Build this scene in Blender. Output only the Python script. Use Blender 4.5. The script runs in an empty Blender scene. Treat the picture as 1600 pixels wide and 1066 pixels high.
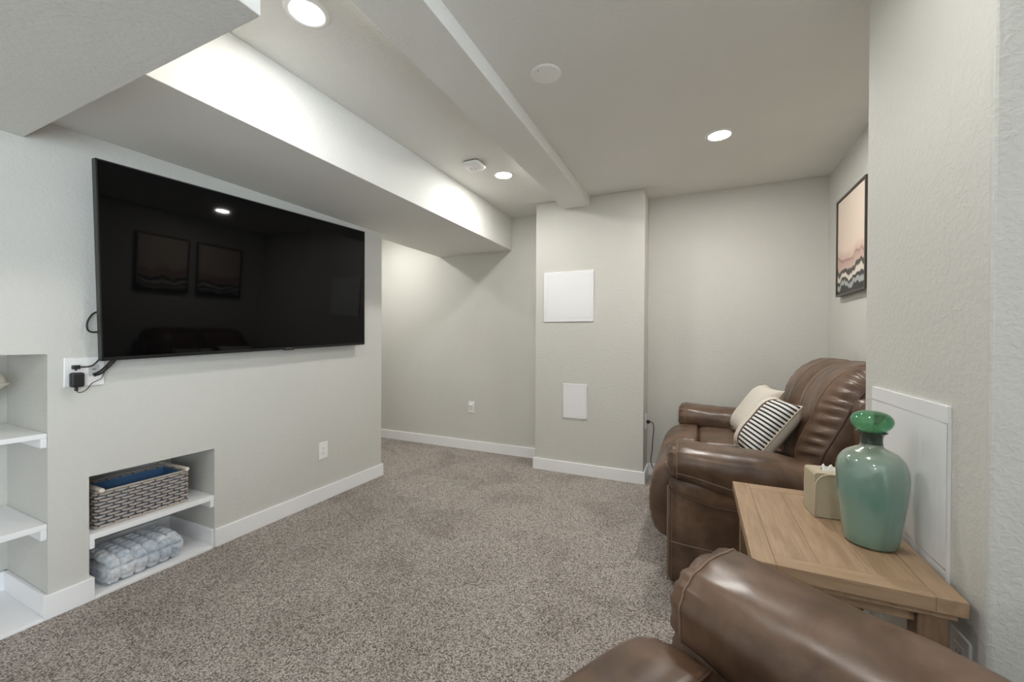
import bpy, bmesh, math, random
from mathutils import Vector, Matrix, noise
random.seed(7)
sc = bpy.context.scene
C = sc.collection
R = math.radians
PI = math.pi

# ------------------------------------------------------------------ camera
cam_d = bpy.data.cameras.new('camera')
cam = bpy.data.objects.new('camera', cam_d); C.objects.link(cam)
cam_d.sensor_fit = 'HORIZONTAL'; cam_d.sensor_width = 36.0
cam_d.lens = 629.48 / 1600 * 36.0
cam_d.clip_start = 0.02
yaw, pit, rol = R(-24.715), R(-0.3545), R(-0.296)
fw = Vector((math.sin(yaw)*math.cos(pit), math.cos(yaw)*math.cos(pit), math.sin(pit)))
rt = Vector((math.cos(yaw), -math.sin(yaw), 0))
dn = fw.cross(rt)
rt2 = rt*math.cos(rol) + dn*math.sin(rol)
dn2 = -rt*math.sin(rol) + dn*math.cos(rol)
m = Matrix((rt2, -dn2, -fw)).transposed().to_4x4()
m.translation = Vector((0, 0, 1.15))
cam.matrix_world = m
sc.camera = cam

# ------------------------------------------------------------------ world, exposure
w = bpy.data.worlds.new('world'); sc.world = w; w.use_nodes = True
w.node_tree.nodes['Background'].inputs[0].default_value = (0.80, 0.91, 1.0, 1)   # overcast daylight, enters by the windows behind the camera
w.node_tree.nodes['Background'].inputs[1].default_value = 8
sc.view_settings.view_transform = 'Standard'
sc.view_settings.look = 'None'
sc.view_settings.gamma = 1.0
sc.view_settings.use_curve_mapping = False
sc.view_settings.exposure = 1.42
sc.cycles.max_bounces = 16; sc.cycles.diffuse_bounces = 10   # the room is lit mostly by light bouncing between pale walls
LAMP_W = 5.4
LAMP_COL = (1.0, 0.985, 0.94)

# ------------------------------------------------------------------ helpers
def link(name, me, mat=None, parent=None, loc=None, smooth=False, rot=None):
    o = bpy.data.objects.new(name, me); C.objects.link(o)
    if mat is not None: me.materials.append(mat)
    if parent is not None: o.parent = parent
    if loc is not None: o.location = loc
    if rot is not None: o.rotation_euler = rot
    if smooth:
        for p in me.polygons: p.use_smooth = True
    return o
def obj(name, bm, mat=None, parent=None, loc=None, smooth=False, rot=None):
    me = bpy.data.meshes.new(name)
    bmesh.ops.recalc_face_normals(bm, faces=bm.faces)
    bm.to_mesh(me); bm.free()
    return link(name, me, mat, parent, loc, smooth, rot)
def auto_smooth(o, deg=35):
    me = o.data
    for p in me.polygons: p.use_smooth = True
    b = bmesh.new(); b.from_mesh(me)
    for e in b.edges:
        if len(e.link_faces) == 2 and e.calc_face_angle(0) > R(deg): e.smooth = False
    b.to_mesh(me); b.free()
    return o
def tag(o, label=None, cat=None, group=None, kind=None):
    if label: o['label'] = label
    if cat: o['category'] = cat
    if group: o['group'] = group
    if kind: o['kind'] = kind
    return o
def thing(name, label, cat, loc=(0,0,0), rot=(0,0,0), group=None):
    o = bpy.data.objects.new(name, None); C.objects.link(o)
    o.empty_display_size = 0.05
    o.location = loc; o.rotation_euler = rot
    return tag(o, label, cat, group)
def struct(o): o['kind'] = 'structure'; return o
def bbox(bm, x0, x1, y0, y1, z0, z1):
    vs = [bm.verts.new((x, y, z)) for x in (x0, x1) for y in (y0, y1) for z in (z0, z1)]
    for f in ((0,1,3,2),(4,6,7,5),(0,4,5,1),(2,3,7,6),(0,2,6,4),(1,5,7,3)):
        bm.faces.new([vs[i] for i in f])
    return vs
def box(x0, x1, y0, y1, z0, z1, bev=0, seg=2):
    bm = bmesh.new(); bbox(bm, min(x0,x1), max(x0,x1), min(y0,y1), max(y0,y1), min(z0,z1), max(z0,z1))
    if bev:
        bmesh.ops.bevel(bm, geom=bm.edges[:], offset=bev, segments=seg, profile=0.5, affect='EDGES')
    return bm
def boxo(name, b, mat, parent=None, bev=0.002, seg=2, loc=None, rot=None):
    return obj(name, box(*b, bev=bev, seg=seg) if bev else box(*b), mat, parent, loc=loc, rot=rot)
def lathe(bm, prof, n=48, c=(0,0,0)):
    rings = []
    for r, z in prof:
        if r < 1e-6: rings.append([bm.verts.new((c[0], c[1], c[2]+z))])
        else: rings.append([bm.verts.new((c[0]+r*math.cos(2*PI*i/n), c[1]+r*math.sin(2*PI*i/n), c[2]+z)) for i in range(n)])
    for a, b in zip(rings, rings[1:]):
        for i in range(n):
            j = (i+1) % n
            if len(a) == 1 and len(b) == 1: continue
            if len(a) == 1: bm.faces.new((a[0], b[i], b[j]))
            elif len(b) == 1: bm.faces.new((a[i], b[0], a[j]))
            else: bm.faces.new((a[i], b[i], b[j], a[j]))
def tube(bm, pts, r, n=8, closed=False, cap=True, flat=1.0):
    pts = [Vector(p) for p in pts]; N = len(pts); rings = []
    up = Vector((0.13, 0.31, 0.94)).normalized()
    for i, p in enumerate(pts):
        a = pts[i-1] if (i or closed) else p
        b = pts[(i+1) % N] if (i < N-1 or closed) else p
        t = (b-a).normalized()
        u = (up - t*up.dot(t))
        if u.length < 1e-4: u = t.orthogonal()
        u.normalize(); up = u.copy(); v = t.cross(u)
        rr = r[i] if isinstance(r, (list, tuple)) else r
        rings.append([bm.verts.new(p + u*rr*flat*math.cos(2*PI*k/n) + v*rr*math.sin(2*PI*k/n)) for k in range(n)])
    last = N if closed else N-1
    for i in range(last):
        a, b = rings[i], rings[(i+1) % N]
        for k in range(n):
            l = (k+1) % n
            bm.faces.new((a[k], a[l], b[l], b[k]))
    if cap and not closed:
        bm.faces.new(rings[0]); bm.faces.new(rings[-1])
def spline(pts, n=8, closed=False):
    P = [Vector(p) for p in pts]; N = len(P); out = []
    rng = range(N) if closed else range(N-1)
    for i in rng:
        p1 = P[i]; p2 = P[(i+1) % N]
        p0 = P[i-1] if (i or closed) else p1*2-p2
        p3 = P[(i+2) % N] if (i+2 < N or closed) else p2*2-p1
        for k in range(n):
            t = k/n
            out.append(0.5*((2*p1)+(p2-p0)*t+(2*p0-5*p1+4*p2-p3)*t*t+(-p0+3*p1-3*p2+p3)*t**3))
    if not closed: out.append(P[-1])
    return out
def rings_mesh(bm, rings, caps=True):
    R_ = [[bm.verts.new(p) for p in r] for r in rings]
    n = len(R_[0])
    for a, b in zip(R_, R_[1:]):
        for k in range(n):
            l = (k+1) % n
            bm.faces.new((a[k], a[l], b[l], b[k]))
    if caps:
        bm.faces.new(R_[0]); bm.faces.new(R_[-1])
def rbox(sx, sy, sz, r, n=10, crown=(0,0,0), c=(0,0,0), fn=None):
    """rounded, crowned box (upholstery pad)"""
    bm = bmesh.new()
    bmesh.ops.create_cube(bm, size=2.0)
    bmesh.ops.subdivide_edges(bm, edges=bm.edges[:], cuts=n, use_grid_fill=True)
    h = Vector((sx/2, sy/2, sz/2))
    for v in bm.verts:
        q = Vector([math.copysign(abs(t)**0.8, t) if abs(t) > 1e-6 else 0 for t in v.co])
        p = Vector((q[0]*h[0], q[1]*h[1], q[2]*h[2]))
        inn = Vector([max(-(h[i]-r), min(h[i]-r, p[i])) for i in range(3)])
        d = p - inn
        if d.length > 1e-9: p = inn + d.normalized()*r
        k = [1-min(1, abs(p[i]/h[i]))**2 for i in range(3)]
        p[0] += math.copysign(crown[0]*k[1]*k[2], p[0]) * min(1, abs(p[0])/h[0])
        p[1] += math.copysign(crown[1]*k[0]*k[2], p[1]) * min(1, abs(p[1])/h[1])
        p[2] += math.copysign(crown[2]*k[0]*k[1], p[2]) * min(1, abs(p[2])/h[2])
        if fn: p = fn(p)
        v.co = p + Vector(c)
    return bm
def smoothstep(a, b, x):
    t = max(0, min(1, (x-a)/(b-a))); return t*t*(3-2*t)

# ------------------------------------------------------------------ materials
def new_mat(name):
    mt = bpy.data.materials.new(name); mt.use_nodes = True
    nt = mt.node_tree; return mt, nt, nt.nodes['Principled BSDF']
def N(nt, t, **kw):
    n = nt.nodes.new(t)
    for k, v in kw.items():
        if k in n.inputs: n.inputs[k].default_value = v
        else: setattr(n, k, v)
    return n
def plain(name, col, rough=0.5, metal=0.0, spec=0.5, bump=None, emis=None):
    mt, nt, b = new_mat(name)
    b.inputs['Base Color'].default_value = (*col, 1); b.inputs['Roughness'].default_value = rough
    b.inputs['Metallic'].default_value = metal; b.inputs['Specular IOR Level'].default_value = spec
    tc = N(nt, 'ShaderNodeTexCoord')
    nz = N(nt, 'ShaderNodeTexNoise', Scale=bump[0] if bump else 40.0, Detail=3.0)
    nt.links.new(tc.outputs['Object'], nz.inputs['Vector'])
    bp = N(nt, 'ShaderNodeBump', Strength=bump[1] if bump else 0.02, Distance=bump[2] if bump else 0.001)
    nt.links.new(nz.outputs['Fac'], bp.inputs['Height']); nt.links.new(bp.outputs['Normal'], b.inputs['Normal'])
    if emis:
        b.inputs['Emission Color'].default_value = (*emis[0], 1); b.inputs['Emission Strength'].default_value = emis[1]
    return mt
def ramp(nt, stops, interp='LINEAR'):
    r = N(nt, 'ShaderNodeValToRGB'); r.color_ramp.interpolation = interp
    e = r.color_ramp.elements
    while len(e) < len(stops): e.new(0.5)
    for k, (p, c) in enumerate(stops): e[k].position = p; e[k].color = (*c, 1)
    return r
def wall_mat(name, col):
    mt, nt, b = new_mat(name)
    b.inputs['Roughness'].default_value = 0.72; b.inputs['Specular IOR Level'].default_value = 0.3
    tc = N(nt, 'ShaderNodeTexCoord')
    n1 = N(nt, 'ShaderNodeTexNoise', Scale=70.0, Detail=3.0, Roughness=0.5, Distortion=0.5)
    n2 = N(nt, 'ShaderNodeTexNoise', Scale=1.3, Detail=2.0)
    nt.links.new(tc.outputs['Object'], n1.inputs['Vector']); nt.links.new(tc.outputs['Object'], n2.inputs['Vector'])
    rp = ramp(nt, [(0.42, (0,0,0)), (0.62, (1,1,1))]); nt.links.new(n1.outputs['Fac'], rp.inputs[0])
    bp = N(nt, 'ShaderNodeBump', Strength=0.32, Distance=0.0018)
    nt.links.new(rp.outputs[0], bp.inputs['Height']); nt.links.new(bp.outputs['Normal'], b.inputs['Normal'])
    cr = ramp(nt, [(0.3, tuple(c*0.985 for c in col)), (0.7, tuple(c*1.015 for c in col))])
    nt.links.new(n2.outputs['Fac'], cr.inputs[0]); nt.links.new(cr.outputs[0], b.inputs['Base Color'])
    return mt
def carpet_mat():
    mt, nt, b = new_mat('carpet')
    b.inputs['Roughness'].default_value = 0.95; b.inputs['Specular IOR Level'].default_value = 0.1
    tc = N(nt, 'ShaderNodeTexCoord')
    v = N(nt, 'ShaderNodeTexVoronoi', Scale=230.0); n1 = N(nt, 'ShaderNodeTexNoise', Scale=190.0, Detail=3.0, Roughness=0.7)
    n2 = N(nt, 'ShaderNodeTexNoise', Scale=2.6, Detail=3.0, Distortion=0.5)
    n3 = N(nt, 'ShaderNodeTexNoise', Scale=14.0, Detail=2.0)
    for n in (v, n1, n2, n3): nt.links.new(tc.outputs['Object'], n.inputs['Vector'])
    # tuft colour: mix of beige, taupe and dark flecks
    sp = N(nt, 'ShaderNodeSeparateColor'); nt.links.new(v.outputs['Color'], sp.inputs[0])
    c1 = ramp(nt, [(0.0, (0.15,0.126,0.109)), (0.25, (0.30,0.262,0.235)), (0.55, (0.52,0.465,0.422)), (0.82, (0.65,0.592,0.545)), (1.0, (0.76,0.705,0.655))])
    nt.links.new(sp.outputs[0], c1.inputs[0])
    c2 = ramp(nt, [(0.36, (0.66,0.66,0.66)), (0.60, (1.12,1.12,1.12))]); nt.links.new(n1.outputs['Fac'], c2.inputs[0])
    mx = N(nt, 'ShaderNodeMix', data_type='RGBA', blend_type='MULTIPLY'); mx.inputs[0].default_value = 1
    nt.links.new(c1.outputs[0], mx.inputs[6]); nt.links.new(c2.outputs[0], mx.inputs[7])
    # pile direction marks
    c3 = ramp(nt, [(0.36, (0.80,0.79,0.78)), (0.52, (1,1,1))]); nt.links.new(n2.outputs['Fac'], c3.inputs[0])
    mx2 = N(nt, 'ShaderNodeMix', data_type='RGBA', blend_type='MULTIPLY'); mx2.inputs[0].default_value = 0.8
    nt.links.new(mx.outputs[2], mx2.inputs[6]); nt.links.new(c3.outputs[0], mx2.inputs[7])
    nt.links.new(mx2.outputs[2], b.inputs['Base Color'])
    ad = N(nt, 'ShaderNodeMath', operation='SUBTRACT'); nt.links.new(n1.outputs['Fac'], ad.inputs[0]); nt.links.new(v.outputs['Distance'], ad.inputs[1])
    ad2 = N(nt, 'ShaderNodeMath', operation='MULTIPLY_ADD'); ad2.inputs[1].default_value = 0.6
    nt.links.new(n3.outputs['Fac'], ad2.inputs[0]); nt.links.new(ad.outputs[0], ad2.inputs[2])
    bp = N(nt, 'ShaderNodeBump', Strength=0.8, Distance=0.006)
    nt.links.new(ad2.outputs[0], bp.inputs['Height']); nt.links.new(bp.outputs['Normal'], b.inputs['Normal'])
    return mt
def leather_mat():
    mt, nt, b = new_mat('brown_leather')
    tc = N(nt, 'ShaderNodeTexCoord')
    n1 = N(nt, 'ShaderNodeTexNoise', Scale=7.0, Detail=5.0, Roughness=0.6, Distortion=0.4)
    n2 = N(nt, 'ShaderNodeTexVoronoi', Scale=420.0); n3 = N(nt, 'ShaderNodeTexNoise', Scale=16.0, Detail=1.0)
    for n in (n1, n2, n3): nt.links.new(tc.outputs['Object'], n.inputs['Vector'])
    c = ramp(nt, [(0.30, (0.058,0.031,0.019)), (0.5, (0.112,0.064,0.039)), (0.70, (0.180,0.107,0.069))])
    nt.links.new(n1.outputs['Fac'], c.inputs[0]); nt.links.new(c.outputs[0], b.inputs['Base Color'])
    rr = ramp(nt, [(0.35, (0.30,)*3), (0.65, (0.38,)*3)]); nt.links.new(n3.outputs['Fac'], rr.inputs[0]); nt.links.new(rr.outputs[0], b.inputs['Roughness'])
    b.inputs['Specular IOR Level'].default_value = 0.55
    b1 = N(nt, 'ShaderNodeBump', Strength=0.06, Distance=0.001); nt.links.new(n2.outputs['Distance'], b1.inputs['Height'])
    b2 = N(nt, 'ShaderNodeBump', Strength=0.10, Distance=0.006); nt.links.new(n3.outputs['Fac'], b2.inputs['Height'])
    nt.links.new(b1.outputs['Normal'], b2.inputs['Normal']); nt.links.new(b2.outputs['Normal'], b.inputs['Normal'])
    return mt
def wood_mat(name, c0, c1, axis='Y'):
    mt, nt, b = new_mat(name)
    tc = N(nt, 'ShaderNodeTexCoord'); mp = N(nt, 'ShaderNodeMapping')
    mp.inputs['Scale'].default_value = {'Y': (22,2.2,22), 'X': (2.2,22,22), 'Z': (22,22,2.2)}[axis]
    oi = N(nt, 'ShaderNodeObjectInfo')
    va = N(nt, 'ShaderNodeVectorMath', operation='ADD')
    nt.links.new(tc.outputs['Object'], va.inputs[0]); nt.links.new(oi.outputs['Random'], va.inputs[1])
    nt.links.new(va.outputs[0], mp.inputs[0])
    n1 = N(nt, 'ShaderNodeTexNoise', Scale=2.2, Detail=6.0, Roughness=0.6, Distortion=1.0)
    n2 = N(nt, 'ShaderNodeTexNoise', Scale=9.0, Detail=3.0)
    nt.links.new(mp.outputs[0], n1.inputs['Vector']); nt.links.new(mp.outputs[0], n2.inputs['Vector'])
    c = ramp(nt, [(0.3, c0), (0.68, c1)]); nt.links.new(n1.outputs['Fac'], c.inputs[0])
    hs = N(nt, 'ShaderNodeHueSaturation'); nt.links.new(c.outputs[0], hs.inputs['Color'])
    ma = N(nt, 'ShaderNodeMath', operation='MULTIPLY_ADD'); ma.inputs[1].default_value = 0.12; ma.inputs[2].default_value = 0.94
    nt.links.new(oi.outputs['Random'], ma.inputs[0]); nt.links.new(ma.outputs[0], hs.inputs['Value'])
    nt.links.new(hs.outputs[0], b.inputs['Base Color'])
    b.inputs['Roughness'].default_value = 0.42
    bp = N(nt, 'ShaderNodeBump', Strength=0.15, Distance=0.001); nt.links.new(n2.outputs['Fac'], bp.inputs['Height']); nt.links.new(bp.outputs['Normal'], b.inputs['Normal'])
    return mt
def fabric_mat(name, col, scale=500.0, strength=0.3):
    mt, nt, b = new_mat(name)
    b.inputs['Roughness'].default_value = 0.9; b.inputs['Specular IOR Level'].default_value = 0.15
    tc = N(nt, 'ShaderNodeTexCoord')
    w1 = N(nt, 'ShaderNodeTexWave', Scale=scale, bands_direction='X'); w2 = N(nt, 'ShaderNodeTexWave', Scale=scale, bands_direction='Z')
    nt.links.new(tc.outputs['Object'], w1.inputs['Vector']); nt.links.new(tc.outputs['Object'], w2.inputs['Vector'])
    ad = N(nt, 'ShaderNodeMath', operation='ADD'); nt.links.new(w1.outputs['Fac'], ad.inputs[0]); nt.links.new(w2.outputs['Fac'], ad.inputs[1])
    bp = N(nt, 'ShaderNodeBump', Strength=strength, Distance=0.001); nt.links.new(ad.outputs[0], bp.inputs['Height']); nt.links.new(bp.outputs['Normal'], b.inputs['Normal'])
    n = N(nt, 'ShaderNodeTexNoise', Scale=9.0, Detail=3.0); nt.links.new(tc.outputs['Object'], n.inputs['Vector'])
    c = ramp(nt, [(0.3, tuple(k*0.94 for k in col)), (0.7, tuple(min(1, k*1.05) for k in col))]); nt.links.new(n.outputs['Fac'], c.inputs[0])
    nt.links.new(c.outputs[0], b.inputs['Base Color'])
    return mt

WALL_C = (0.63, 0.622, 0.585)
M = dict(
    wall=wall_mat('greige_paint', WALL_C),
    ceil=wall_mat('lightened_wall_paint', (0.775, 0.772, 0.74)),  # wall paint made paler, standing in for bounce light missing overhead
    trim=plain('white_trim_paint', (0.90, 0.90, 0.915), 0.35),
    panel=plain('white_panel', (0.84, 0.84, 0.86), 0.45),
    plastic=plain('white_plastic', (0.86, 0.855, 0.84), 0.35),
    dark_slot=plain('dark_slot', (0.03, 0.03, 0.03), 0.6),
    carpet=carpet_mat(),
    leather=leather_mat(),
    thread=plain('tan_stitching', (0.22, 0.145, 0.105), 0.55),
    darkleather=plain('dark_leather_welt', (0.07, 0.036, 0.024), 0.42),
    blackfab=plain('dark_underside_fabric', (0.03, 0.024, 0.02), 0.9),
    screen=None,
    tvblack=plain('tv_black_plastic', (0.018, 0.018, 0.019), 0.35),
    tvframe=plain('tv_dark_metal_bezel', (0.03, 0.03, 0.032), 0.32, metal=0.6),
    rubber=plain('black_rubber', (0.016, 0.016, 0.017), 0.4),
    lens=plain('lamp_lens', (1, 1, 1), 0.5, emis=((1.0, 0.98, 0.95), 12.0)),
    cream=plain('cream_ceramic', (0.72, 0.68, 0.58), 0.35),
    dowel=plain('bleached_wood_dowel', (0.78, 0.69, 0.60), 0.6),
    tissue=plain('white_tissue', (0.85, 0.84, 0.80), 0.9),
    frame=plain('dark_bronze_frame', (0.065, 0.056, 0.048), 0.4),
    piping=plain('tan_piping', (0.62, 0.52, 0.40), 0.8),
    linen=fabric_mat('cream_linen', (0.70, 0.65, 0.58), 260.0),
)
def mat_screen():
    mt, nt, b = new_mat('tv_glass')
    b.inputs['Base Color'].default_value = (0.0018, 0.0018, 0.002, 1)
    b.inputs['Roughness'].default_value = 0.035
    b.inputs['Specular IOR Level'].default_value = 0.20
    return mt
M['screen'] = mat_screen()
M['wood_y'] = wood_mat('table_wood_long', (0.29, 0.185, 0.108), (0.42, 0.285, 0.178), 'Y')
M['wood_x'] = wood_mat('table_wood_cross', (0.29, 0.185, 0.108), (0.42, 0.285, 0.178), 'X')
M['wood_z'] = wood_mat('table_wood_leg', (0.17, 0.10, 0.06), (0.29, 0.19, 0.12), 'Z')

# ------------------------------------------------------------------ room
XW, YB, ZC = -2.395, 3.60, 2.34      # media wall plane, back wall plane, ceiling
YE = 2.598                           # end of the media wall
XR = 0.855                           # painting wall
XP, YP0, YP1 = 0.537, 1.143, 1.808   # projecting wall
YF, XF, XA = -3.2, 2.7, -4.0

struct(obj('floor', box(XA-.1, XF+.1, YF-.1, YB+.3, -0.1, 0.0), M['carpet']))
struct(obj('ceiling', box(XA-.1, XF+.1, YF-.1, YB+.3, ZC, ZC+0.1), M['ceil']))
bm = bmesh.new()
XB = -2.822
N1 = (-0.25, 0.696, 1.077); N2 = (0.819, 1.319, 0.54)
for y0, y1, z0 in ((YF, N1[0], 0), (N1[0], N1[1], N1[2]), (N1[1], N2[0], 0), (N2[0], N2[1], N2[2]), (N2[1], YE, 0)):
    bbox(bm, XB, XW, y0, y1, z0, ZC)
bbox(bm, XB-0.1, XB, YF, YE, 0, ZC)
struct(obj('wall_left', bm, M['wall']))
struct(obj('wall_back', box(XA, XF, YB, YB+0.12, 0, ZC), M['wall']))
struct(obj('wall_alcove', box(XA-0.1, XA, YE-1, YB+.1, 0, ZC), M['wall']))
struct(obj('wall_alcove_return', box(XA, XB-0.1, YE-0.12, YE, 0, ZC), M['wall']))
cl = obj('wall_column', box(-1.305, -0.383, 3.33, YB, 0, ZC, bev=0.006, seg=3), M['wall']); struct(cl)
struct(obj('wall_right', box(XR, XR+0.12, YP1-0.1, YB, 0, ZC), M['wall']))
pl = obj('wall_pillar', box(XP, XF, YP0, YP1, 0, ZC, bev=0.008, seg=3), M['wall']); struct(pl)
WZ0, WZ1 = 0.06, 2.14
def glass_mat():
    mt = bpy.data.materials.new('window_glass'); mt.use_nodes = True; nt = mt.node_tree
    nt.nodes.remove(nt.nodes['Principled BSDF'])
    tr = N(nt, 'ShaderNodeBsdfTransparent'); gl = N(nt, 'ShaderNodeBsdfGlossy', Roughness=0.02); fr = N(nt, 'ShaderNodeFresnel', IOR=1.45); mx = N(nt, 'ShaderNodeMixShader')
    nt.links.new(fr.outputs[0], mx.inputs[0]); nt.links.new(tr.outputs[0], mx.inputs[1]); nt.links.new(gl.outputs[0], mx.inputs[2])
    nt.links.new(mx.outputs[0], nt.nodes['Material Output'].inputs[0]); return mt
GLASS = glass_mat()
def window(name, loc, rz, wd):
    """local: x across, y outward; opening wd wide between WZ0 and WZ1"""
    t = bpy.data.objects.new(name, None); C.objects.link(t); t.location = loc; t.rotation_euler = (0, 0, rz); t['kind'] = 'structure'
    h = WZ1-WZ0; f = .05
    bm = bmesh.new()
    for b in ((-wd/2, wd/2, .03, .09, 0, f), (-wd/2, wd/2, .03, .09, h-f, h), (-wd/2, -wd/2+f, .03, .09, f, h-f), (wd/2-f, wd/2, .03, .09, f, h-f), (-f/2, f/2, .03, .09, f, h-f)): bbox(bm, *b)
    obj('window_frame', bm, M['trim'], t)
    for x0, x1 in ((-wd/2+f, -f/2), (f/2, wd/2-f)): boxo('pane', (x0, x1, .058, .062, f, h-f), GLASS, t, bev=0)
    ld = bpy.data.lights.new('daylight_portal', 'AREA'); ld.shape = 'RECTANGLE'; ld.size = wd; ld.size_y = h; ld.cycles.is_portal = True
    lo = bpy.data.objects.new('daylight_portal', ld); C.objects.link(lo); lo.parent = t; lo.location = (0, .11, h/2); lo.rotation_euler = (-PI/2, 0, 0)
W1 = (-3.1, -2.0); W2 = (-1.85, -0.75)
struct(obj('wall_front', box(XA, XF+.1, YF-.1, YF, 0, ZC), M['wall']))
bm = bmesh.new()
for y0, y1 in ((YF, W1[0]), (W1[1], W2[0]), (W2[1], YP0+.2)): bbox(bm, XF, XF+.1, y0, y1, 0, ZC)
for y0, y1 in (W1, W2): bbox(bm, XF, XF+.1, y0, y1, 0, WZ0); bbox(bm, XF, XF+.1, y0, y1, WZ1, ZC)
struct(obj('wall_far_right', bm, M['wall']))
window('window_1', (XF, (W1[0]+W1[1])/2, WZ0), -PI/2, W1[1]-W1[0])
window('window_2', (XF, (W2[0]+W2[1])/2, WZ0), -PI/2, W2[1]-W2[0])
struct(obj('ceiling_soffit', box(-2.517, -1.665, 0.50, YB, 2.017, ZC, bev=0.003), M['ceil']))
struct(obj('ceiling_bulkhead', box(XW-.02, -0.964, YF, 0.634, 1.926, ZC, bev=0.003), M['ceil']))
struct(obj('ceiling_beam', box(-1.051, -0.826, YF, 3.34, 2.262, ZC, bev=0.003), M['ceil']))

# baseboards: thickness T, height HB, eased top edge
T, HB = 0.014, 0.098
def base(name, x0, x1, y0, y1):
    o = obj(name, box(x0, x1, y0, y1, 0, HB), M['trim'])
    bmd = o.modifiers.new('ease', 'BEVEL'); bmd.width = 0.003; bmd.segments = 2
    return struct(o)
base('baseboard_left', XW, XW+T, N2[1], YE+T)
base('baseboard_left_pier', XW, XW+T, N1[1]-T, N2[0]+T)
base('baseboard_left_return', XB, XW, YE, YE+T)
base('baseboard_back', XA, -1.305, YB-T, YB)
base('baseboard_column', -1.305-T, -0.383+T, 3.33-T, 3.33)
base('baseboard_column_side', -0.383, -0.383+T, 3.33, YB)
base('baseboard_back_right', -0.383, XR, YB-T, YB)
base('baseboard_right', XR-T, XR, YP1, YB)
base('baseboard_pillar', XP-T, XP, YP0-T, YP1+T)
base('baseboard_pillar_front', XP, XF, YP0-T, YP0)
# niche liners
for nm, (y0, y1, zt) in (('open', N1), ('small', N2)):
    base('baseboard_niche_%s_back' % nm, XB, XB+T, y0, y1)
    base('baseboard_niche_%s_far' % nm, XB, XW, y1-T, y1)
    base('baseboard_niche_%s_near' % nm, XB, XW, y0, y0+T)
    struct(boxo('trim_niche_%s_floor' % nm, (XB+T, XW+T, y0+T, y1-T, 0.0, 0.014), M['trim'], bev=0.002))

def shelf(name, label, y0, y1, z, th, drop):
    t = thing(name, label, 'shelf', (XW, (y0+y1)/2, z-drop))
    hw = (y1-y0)/2; d = XB-XW
    boxo('board', (d+0.002, 0.0, -hw+.001, hw-.001, drop-th, drop), M['trim'], t)
    for s in (-1, 1):
        boxo('cleat', (d+0.02, -0.001, s*(hw-.001), s*(hw-.019), 0, drop-th), M['trim'], t)
    return t
shelf('wall_shelf', 'upper white shelf board in the open niche at the left edge', N1[0], N1[1], 0.755, 0.020, 0.058)
shelf('wall_shelf', 'lower white shelf board in the open niche at the left edge', N1[0], N1[1], 0.387, 0.024, 0.065)
shelf('wall_shelf', 'white shelf board carrying the wicker basket in the small niche', N2[0], N2[1], 0.285, 0.026, 0.064)

# ------------------------------------------------------------------ recessed lights
def downlight(x, y, label, power=1.0):
    t = thing('recessed_light', label, 'ceiling light', (x, y, ZC), group='recessed ceiling lights')
    bm = bmesh.new(); lathe(bm, [(0.056, -0.0015), (0.060, -0.006), (0.070, -0.006), (0.077, -0.003), (0.078, 0.0)], 40)
    obj('trim_ring', bm, M['plastic'], t, smooth=True)
    bm = bmesh.new(); lathe(bm, [(0, -0.0035), (0.057, -0.0035), (0.057, 0.0)], 40)
    obj('lens', bm, M['lens'], t)
    ld = bpy.data.lights.new('lamp', 'AREA'); ld.shape = 'DISK'; ld.size = 0.11
    ld.energy = LAMP_W*power; ld.color = LAMP_COL
    lo = bpy.data.objects.new('lamp', ld); C.objects.link(lo); lo.parent = t; lo.location = (0, 0, -0.008)
    return t
downlight(-1.305, 1.028, 'round recessed light at the top edge of view, between soffit and beam', 0.32)
downlight(-1.289, 2.640, 'round recessed light beside the square smoke detector', 0.58)
downlight(0.107, 2.636, 'round recessed light above the loveseat, right of the beam', 0.88)
downlight(0.107, 1.028, 'added unseen downlight above the wooden end table', 0.35)  # unseen lamp, added to brighten the projecting wall
downlight(-3.00, 2.98, 'round recessed light in the alcove hidden behind the soffit', 0.65)
downlight(0.107, -0.80, 'round recessed light just behind the camera', 0.25)
downlight(0.107, -2.40, 'round recessed light near the rear wall behind the camera')
downlight(1.60, -0.80, 'round recessed light in the room area to the right', 0.35)

# smoke detector
t = thing('smoke_detector', 'white rounded-square smoke detector on the ceiling', 'smoke detector', (-1.389, 2.382, ZC), (PI, 0, R(0)))
def rsq(h, r, z, n=8):
    pts = []
    for cx, cy, a0 in ((h-r, h-r, 0), (-(h-r), h-r, 90), (-(h-r), -(h-r), 180), (h-r, -(h-r), 270)):
        for k in range(n+1):
            a = R(a0+90*k/n); pts.append((cx+r*math.cos(a), cy+r*math.sin(a), z))
    return pts
bm = bmesh.new(); rings_mesh(bm, [rsq(.056, .024, 0), rsq(.056, .024, .010)]); obj('mounting_plate', bm, M['dark_slot'], t)
bm = bmesh.new(); rings_mesh(bm, [rsq(.064, .03, .008), rsq(.067, .032, .013), rsq(.067, .032, .020), rsq(.062, .032, .030), rsq(.048, .03, .037), rsq(.03, .022, .038)])
auto_smooth(obj('cover', bm, M['plastic'], t), 40)
bm = bmesh.new(); lathe(bm, [(0.030, .038), (0.031, .041), (0.028, .042), (0.027, .039)], 32); obj('vent_ring', bm, M['plastic'], t, smooth=True)
bm = bmesh.new(); lathe(bm, [(0, .044), (0.013, .0435), (0.016, .040), (0.0165, .037)], 32); obj('test_button', bm, M['plastic'], t, smooth=True)
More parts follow.
